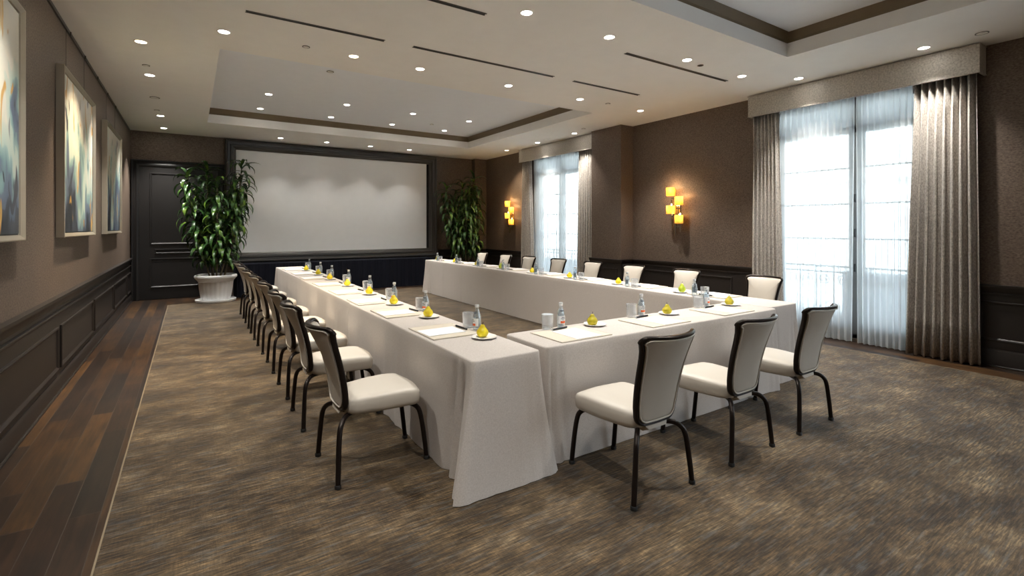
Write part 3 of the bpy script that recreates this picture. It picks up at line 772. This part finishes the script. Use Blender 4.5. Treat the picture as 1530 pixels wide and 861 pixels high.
PROTO = dict(pad=m_pad(), paper=m_paper(), pen=m_pen(), plate=m_plate(), pearY=m_pear(M['pearY'], .84), pearG=m_pear(M['pearG'], .84), pearT=m_pear(M['pearG2'], 1.02), bottle=m_bottle(), glass=m_glass())
_used = set()
def put(key, loc, rz, label, cat, group):
    p = PROTO[key]
    if key in _used: o = dup(p, loc, rz)
    else: _used.add(key); o = p; o.location = loc; o.rotation_euler = (0,0,rz)
    tag(o, label, cat, group); return o
rs = random.Random(11)
def setting(cx, cy, ang, where, run, pear):
    """cx, cy on the table edge at the middle of the blotter; sitter looks along local +y"""
    c, s = math.cos(ang), math.sin(ang)
    cx *= KT; cy *= KT
    def at(x, y, z): x *= KT; y *= KT; return (cx+c*x-s*y, cy+s*x+c*y, TZ+z)
    j = lambda a: rs.uniform(-a, a)
    put('pad', at(0, .188, 0), ang+j(.01), 'cream desk blotter with note paper, %s, %s' % (run, where), 'desk pad', 'desk blotters')
    put('paper', at(.02+j(.005), .162, .0068), ang+j(.02), 'white note paper on the blotter, %s, %s' % (run, where), 'paper', 'sheets of note paper')
    put('pen', at(.0, .318, .0068), ang+.06+j(.08), 'black pen above the note paper, %s, %s' % (run, where), 'pen', 'pens')
    put('glass', at(-.03+j(.008), .395, 0), ang, 'clear ribbed tumbler beside the water bottle, %s, %s' % (run, where), 'glass', 'water tumblers')
    put('bottle', at(.085+j(.01), .400, 0), ang+j(.3), 'small glass water bottle, %s, %s' % (run, where), 'bottle', 'water bottles')
    px, py = .318+j(.008), .315+j(.01)
    put('plate', at(px+.01, py, 0), ang, 'small white plate under a pear, %s, %s' % (run, where), 'plate', 'side plates')
    col = {'pearY': 'yellow', 'pearG': 'yellow-green', 'pearT': 'bright green'}[pear]
    put(pear, at(px-.012, py, .0032), rs.uniform(0, 6.28), '%s pear on a white plate, %s, %s' % (col, run, where), 'pear', 'pears')
for i, py in enumerate([2.73, 3.60, 4.36, 5.17, 6.04, 6.92, 7.70, 8.55]):
    setting(LX0+.01+(.012 if 2 < i < 6 else .026 if i > 5 else 0), py+.312, -PI/2, run_pos(i), 'painting-side tables', 'pearY')
Rp = ['pearT', 'pearY', 'pearY', 'pearY', 'pearT', 'pearG', 'pearY', 'pearY']
for i, py in enumerate([3.42, 4.36, 5.29, 6.19, 7.12, 7.98, 8.84, 9.70]):
    setting(RX1_-.01, py-.312, PI/2, run_pos(i), 'window-side tables', Rp[i])
NW = ['beside the painting-side run', 'middle of three', 'beside the window-side run']
for i, px in enumerate([2.43, 3.25, 4.10]):
    setting(px-.318, 2.31, 0, NW[i], 'cross table', 'pearG')

# ------------------------------------------------------------------ potted dracaenas
def plant(loc, seed, label, hmax, spread):
    t = empty('potted_dracaena', loc); tag(t, label, 'plant'); rnd = random.Random(seed)
    fl = lambda r, z, a: r*(1-.035*(max(0, math.cos(a*22)))**.5) if (.07 < z < .40 and r > .2) else r
    prof = [(0,.03),(.235,.03),(.25,.045),(.252,.07),(.258,.075),(.275,.16),(.292,.28),(.305,.395),(.308,.40),(.318,.42),(.345,.45),(.365,.475),(.37,.50),(.362,.522),(.345,.53),(.325,.52),(.315,.49),(.30,.45),(0,.45)]
    b = MB(); b.lathe(prof, 132, flute=fl); pt = b.build('pot', M['pot'], t, True, 35)
    b = MB(); b.lathe([(0,.0),(.335,.0),(.35,.012),(.355,.045),(.345,.048),(.335,.03),(.26,.028),(0,.028)], 48); b.build('saucer', M['pot'], t, True, 40)
    b = MB(); b.lathe([(0,.452),(.30,.452),(.30,.465),(.15,.478),(0,.48)], 24); b.build('soil', M['soil'], pt, True, 60)
    hs = [1, .95, .90, .84, .78, .66, .55, .44, .88, .72]
    lv = MB()
    for k, hf in enumerate(hs):
        a = 2*PI*k/len(hs)*1.618*1.6+rnd.uniform(-.3,.3); r0 = rnd.uniform(.05,.17)
        top = Vector((math.cos(a)*spread*(.42+.40*rnd.random()), math.sin(a)*spread*(.30+.25*rnd.random())*.8, hmax*hf-.12)); base = Vector((math.cos(a)*r0, math.sin(a)*r0, .46))
        pts = [base.lerp(top, s)+Vector((math.cos(a),math.sin(a),0))*.05*math.sin(s*PI) for s in [i/8 for i in range(9)]]
        b = MB(); b.tube(pts, [.016-.008*i/8 for i in range(9)], 7); b.build('cane', M['cane'], t, True, 60)
        lo = .18 if hf < .9 else .40
        nl = int(54*hf)+14
        for q in range(nl):
            s = lo+(1-lo)*(q+.5)/nl; idx = min(7, int(s*8)); p = pts[idx].lerp(pts[idx+1], s*8-idx)
            if p.z < .72: continue
            az = q*2.4+rnd.uniform(-.4,.4); ln = rnd.uniform(.30,.48)*(1 if p.z > 1 else .8); wd = rnd.uniform(.027,.042)
            el = rnd.uniform(.1,.7) if s < .93 else rnd.uniform(.5,1.35); droop = rnd.uniform(2.0,3.4) if s < .93 else rnd.uniform(1.6,2.6)
            d = Vector((math.cos(az), math.sin(az), 0)); side = Vector((-math.sin(az), math.cos(az), 0))
            pos = p.copy(); e = el; seg = 7; vs = []
            for g in range(seg+1):
                u = g/seg; w = wd*(math.sin(PI*min(1, u*.9+.12))**.8)*(1 if g < seg else 0)
                up = Vector((-d.x*math.sin(e), -d.y*math.sin(e), math.cos(e)))
                vs += [pos+side*w+up*w*.35, pos.copy(), pos-side*w+up*w*.35]
                pos = pos+(d*math.cos(e)+Vector((0,0,1))*math.sin(e))*ln/seg; e -= droop/seg
            fs = []
            for g in range(seg): fs += [(g*3, g*3+1, g*3+4, g*3+3), (g*3+1, g*3+2, g*3+5, g*3+4)]
            lv.add(vs, fs)
    o = lv.build('foliage', M['leaf'], t, True, 80); o['kind'] = 'stuff'
    return t
plant((.43, 11.36, .0085), 5, 'tall leafy green plant in a fluted white pot, in front of the dark door', 2.90, .62)
plant((6.06, 11.55, .0085), 9, 'tall leafy green plant in the corner between the screen and the far sconce', 2.90, .66)

# ------------------------------------------------------------------ paintings
def painting(y0, y1, z0, z1, seed, label):
    yc, zc = (y0+y1)/2, (z0+z1)/2; t = empty('framed_painting', (XL, yc, zc)); tag(t, label, 'painting', 'framed abstract paintings'); w, h = (y1-y0)/2, (z1-z0)/2
    prf = [(0,.004),(0,.062),(.006,.066),(.012,.064),(.030,.050),(.036,.046),(.040,.030)]
    rings = [[(o, -w+i, -h+i), (o, w-i, -h+i), (o, w-i, h-i), (o, -w+i, h-i)] for (i, o) in prf]
    b = MB(); b.add([p for r in rings for p in r], [(r*4+i, r*4+(i+1)%4, (r+1)*4+(i+1)%4, (r+1)*4+i) for r in range(len(prf)-1) for i in range(4)]); b.build('frame', M['picframe'], t)
    b = MB(); b.box(.004,.034,-w+.038,w-.038,-h+.038,h-.038); b.build('liner', M['picliner'], t)
    b = MB(); b.box(.034,.040,-w+.048,w-.048,-h+.048,h-.048); b.build('canvas', mat_painting('abstract_canvas_%d' % seed, seed), t)
    b = MB()
    for yy in (-w*.55, w*.55): b.tube([(.012, yy, h), (.012, yy, CH-.060-zc)], .0018, 5)
    b.build('hanging_wire', M['rail'], t)
painting(2.90, 4.61, 1.38, 2.95, 1, 'framed abstract painting, cream over slate blue, cut by the photo edge')
painting(5.85, 7.57, 1.38, 2.93, 2, 'framed abstract painting, cream and ochre with teal, middle of three')
painting(8.54, 10.25, 1.38, 2.93, 3, 'framed abstract painting, teal and dark strokes, closest to the dark door')
pr = empty('picture_rail', (XL, 5, CH)); tag(pr, 'thin dark metal picture hanging rail along the top of the painting wall', 'picture rail')
b = MB(); b.box(.001,.016,-12.1,7.2,-.045,-.012); b.build('track', M['rail'], pr)
for yy in (-.6, 1.4, 2.2, 3.1, 4.0, 4.9): 
    b = MB(); b.box(.016,.026,yy-.012,yy+.012,-.055,-.020); b.build('hook', M['rail'], pr)

# ------------------------------------------------------------------ sconces
def sconce(y, label):
    t = empty('wall_sconce', (XR, y, 1.33)); tag(t, label, 'wall lamp')
    X0 = -.11
    b = MB()
    for (yy, z0, z1, w) in ((0,0,.80,.013),(.075,.16,.62,.010),(-.105,.06,.52,.010),(-.06,.12,.5,.008)): b.box(X0-.006, X0+.006, yy-w, yy+w, z0, z1)
    for (yy0, yy1, z) in ((-.105,0,.50),(-.105,0,.36),(-.105,0,.16),(0,.09,.64),(0,.09,.34)): b.box(X0-.005,X0+.005,yy0,yy1,z-.006,z+.006)
    b.build('metal_frame', M['nickel'], t)
    b = MB(); b.box(-.025,-.002,-.04,.04,.28,.52); b.box(X0,-.02,-.012,.012,.32,.34); b.box(X0,-.02,-.012,.012,.46,.48); b.build('backplate', M['nickel'], t)
    for (yy, z) in ((.088,.76),(-.088,.595),(.088,.445),(-.088,.28)):
        b = MB(); b.lathe([(.064,-.072),(.070,-.070),(.070,.070),(.064,.072),(.064,-.066)], 20, (X0-.02, yy, z)); b.build('shade', M['amber'], t, True, 40)
        b = MB(); b.lathe([(0,-.03),(.018,-.02),(.024,.0),(.018,.02),(0,.03)], 12, (X0-.02, yy, z+.012)); b.build('bulb', M['bulb'], t, True, 60)
        l = bpy.data.lights.new('sconce_light', 'POINT'); l.energy = 1.1; l.color = (1,.66,.30); l.shadow_soft_size = .03
        lo = bpy.data.objects.new('sconce_light', l); COL.objects.link(lo); lo.parent = t; lo.location = (X0-.02, yy, z+.085)
sconce(5.50, 'lit amber four-shade wall sconce between the pier and the big window')
sconce(10.72, 'lit amber four-shade wall sconce in the corner beside the plant')

# ------------------------------------------------------------------ ceiling fixtures
k_ = 1.021
ZT = CH+FH+BH
def m_downlight(warm):
    t = empty('downlight', (0,0,0))
    b = MB(); b.lathe([(.048,.0),(.051,-.004),(.060,-.005),(.064,-.001),(.064,.0)], 24); b.build('trim_ring', M['white'], t, True, 50)
    b = MB(); b.lathe([(0,-.001),(.048,-.001)], 20); b.build('lamp', M['lampw' if warm else 'lamp'], t); return t
DL = {False: m_downlight(False), True: m_downlight(True)}; dlu = set(); SP = {}
def downlight(x, y, z, label, group, warm=False, e=1.0, ang=90):
    if warm in dlu: o = dup(DL[warm], (x,y,z), 0)
    else: dlu.add(warm); o = DL[warm]; o.location = (x,y,z)
    tag(o, label, 'ceiling light', group)
    key = (warm, e, ang)
    if key not in SP:
        l = bpy.data.lights.new('spot', 'SPOT'); l.energy = 84*e; l.spot_size = R(ang); l.spot_blend = .9; l.shadow_soft_size = .035; l.color = (1,.955,.88) if not warm else (1,.80,.55); SP[key] = l
    lo = bpy.data.objects.new('downlight_beam', SP[key]); COL.objects.link(lo); lo.location = (x, y, z-.02)
    return o
G = 'recessed downlights'
for i, (y, wm) in enumerate([(6.40, True), (7.74, False), (10.45, False), (11.72, False)]):
    downlight(-.43, y, CH, ['warm downlight in the painting-wall row, farthest from the screen','bright downlight in the painting-wall row, above the middle painting','downlight in the painting-wall row, second from the screen wall','downlight in the painting-wall row, closest to the screen wall'][i], G, wm, 1.5)
for i, x in enumerate([.28, 1.55, 2.35, 3.64, 4.93, 6.25]):
    downlight(x, 5.62, CH, 'downlight between the two ceiling trays, screen-side row, ' + ['closest to the paintings','second from the paintings','third from the paintings','third from the windows','second from the windows','above the near sconce'][i], G, i == 1)
for i, x in enumerate([1.3, 2.54, 3.57, 4.81, 5.91]):
    if i == 0: continue
    downlight(x, 3.62, CH, 'downlight beside the brown-edged near tray, ' + ['','farthest from the windows','second from its dark end slot','third towards the windows','closest to the windows'][i], G)
for i, (x, y) in enumerate([(1.09,9.0),(2.36,9.0),(3.62,9.0),(4.85,9.0),(1.09,10.18),(2.36,10.18),(3.62,10.18),(4.85,10.18)]):
    downlight(x, y, ZT, 'downlight in the far ceiling tray, %s row, %s' % ('middle' if i < 4 else 'screen-side', ['closest to the paintings','second from the paintings','second from the windows','closest to the windows'][i % 4]), G, False, .8)
for i, x in enumerate([1.64, 2.60, 3.60, 4.58]):
    downlight(x, 11.63, CH, 'downlight directly above the screen, ' + ['over its plant end','second from the door','second from the corner plant','closest to the corner plant'][i], G, False, .2)
for i, (x, y) in enumerate([(6.66,10.36),(6.64,9.03),(6.62,7.72)]):
    downlight(x, y, CH, 'downlight by the far window, ' + ['over the corner sconce','above the middle of the pelmet','close to the wallpapered pier'][i], G, i == 0, .8)
for i, y in enumerate([3.27, 1.97]):
    downlight(6.62, y, CH, 'downlight above the big window pelmet, ' + ['over its narrow drape','over its wide drape'][i], G, False, .8)
for (x, y, z) in [(-.43,3.9,CH),(-.43,1.4,CH),(-.43,-1.2,CH),(1.1,1.6,ZT),(3.6,1.6,ZT),(1.1,-.6,ZT),(3.6,-.6,ZT),(2.4,-2.9,CH),(.8,-4.8,CH),(4.2,-4.8,CH)]:  # unseen fixtures added out of frame for extra light and ceiling bounce
    downlight(x, y, z, 'added recessed downlight out of view, for fill and ceiling bounce', 'added unseen downlights')

def slotv(x0, x1, y, label):
    t = empty('slot_vent', ((x0+x1)/2, y, CH)); h = (x1-x0)/2; tag(t, label, 'air vent', 'black linear ceiling slots')
    b = MB(); b.box(-h, h, -.016, .016, -.004, .0); b.build('slot_opening', M['slot'], t)
    b = MB(); b.box(-h-.006, h+.006, -.022, -.016, -.006, 0); b.box(-h-.006, h+.006, .016, .022, -.006, 0); b.build('flange', M['rail'], t)
slotv(.42, 1.68, 4.97, 'thin black ceiling slot closest to the painting wall')
slotv(2.00, 3.90, 4.96, 'longest thin black ceiling slot, in the middle of the ceiling beam')
slotv(4.24, 5.48, 4.96, 'thin black ceiling slot in line with the near sconce')
slotv(4.05, 5.93, 3.85, 'thin black ceiling slot beside the near tray, towards the big window')
slotv(.30, 2.24, 3.85, 'thin black ceiling slot cut off by the top photo edge')
def disc(name, x, y, z, r, label, cat, dark=False):
    t = empty(name, (x, y, z)); tag(t, label, cat, 'small ceiling discs')
    b = MB(); b.lathe([(0,-.010),(r*.5,-.010),(r*.55,-.006),(r,-.004),(r,0)], 20); b.build('cover', M['slot'] if dark else M['white'], t, True, 40)
    b = MB(); b.lathe([(r,-.0045),(r+.004,-.0045),(r+.004,0)], 20); b.build('ring', M['rail'], t)
disc('ceiling_sprinkler', -.44, 7.29, CH, .035, 'small ceiling disc between the two bright painting-wall downlights', 'sprinkler')
disc('smoke_detector', -.44, 9.03, CH, .06, 'round ceiling detector above the painting closest to the door', 'detector')
disc('ceiling_sprinkler', -.46, 9.98, CH, .035, 'small ceiling disc beside the second painting-wall downlight from the screen', 'sprinkler')
disc('ceiling_sprinkler', 1.04, 5.60, CH, .035, 'small ceiling disc between the beam downlights closest to the paintings', 'sprinkler')
disc('ceiling_speaker', 5.10, 3.65, CH, .032, 'dark ceiling disc beside the near tray slot', 'speaker', True)
disc('ceiling_sprinkler', 6.60, 1.50, CH, .05, 'ceiling disc near the end of the big pelmet', 'sprinkler')
disc('ceiling_sprinkler', 5.46, 5.57, CH, .035, 'small ceiling disc near the near sconce downlight', 'sprinkler')
disc('ceiling_sprinkler', 6.45, 7.25, CH, .035, 'small ceiling disc beside the wallpapered pier', 'sprinkler')
disc('ceiling_sprinkler', 1.66, 7.21, ZT, .045, 'small disc in the far tray near the beam', 'sprinkler')
disc('ceiling_sprinkler', 4.33, 9.71, ZT, .035, 'small disc in the far tray near its corner by the windows', 'sprinkler')

# ------------------------------------------------------------------ camera, world, light
cam = bpy.data.cameras.new('camera'); co = bpy.data.objects.new('camera', cam); COL.objects.link(co); S.camera = co
cam.sensor_width = 36; cam.lens = 36*731/1530; cam.shift_y = -(430.5-340)/1530; cam.clip_start = .05
co.location = (0, 0, 1.47); co.rotation_euler = (R(90), 0, -math.atan((765-284)/731))
w = bpy.data.worlds.new('sky'); S.world = w; w.use_nodes = True; bg = w.node_tree.nodes['Background']
bg.inputs[0].default_value = (.80,.90,1,1); bg.inputs[1].default_value = 3.5
for (a, c) in WIN:
    l = bpy.data.lights.new('window_portal', 'AREA'); l.shape = 'RECTANGLE'; l.size = WZ1-WZ0; l.size_y = c-a; l.cycles.is_portal = True
    o = bpy.data.objects.new('window_portal', l); COL.objects.link(o); o.location = (XR+.24, (a+c)/2, (WZ0+WZ1)/2); o.rotation_euler = (0, R(90), 0)
l = bpy.data.lights.new('sun', 'SUN'); l.energy = 2.0; l.angle = R(1); o = bpy.data.objects.new('sun', l); COL.objects.link(o); o.rotation_euler = (R(10), R(-42), 0)
S.view_settings.view_transform = 'Standard'; S.view_settings.look = 'None'; S.view_settings.gamma = 1; S.view_settings.use_curve_mapping = False
S.view_settings.exposure = 1.50
S.cycles.use_denoising = True
S.cycles.max_bounces = 8; S.cycles.diffuse_bounces = 5; S.cycles.transparent_max_bounces = 12; S.cycles.sample_clamp_indirect = 12
S.cycles.caustics_reflective = False; S.cycles.caustics_refractive = False
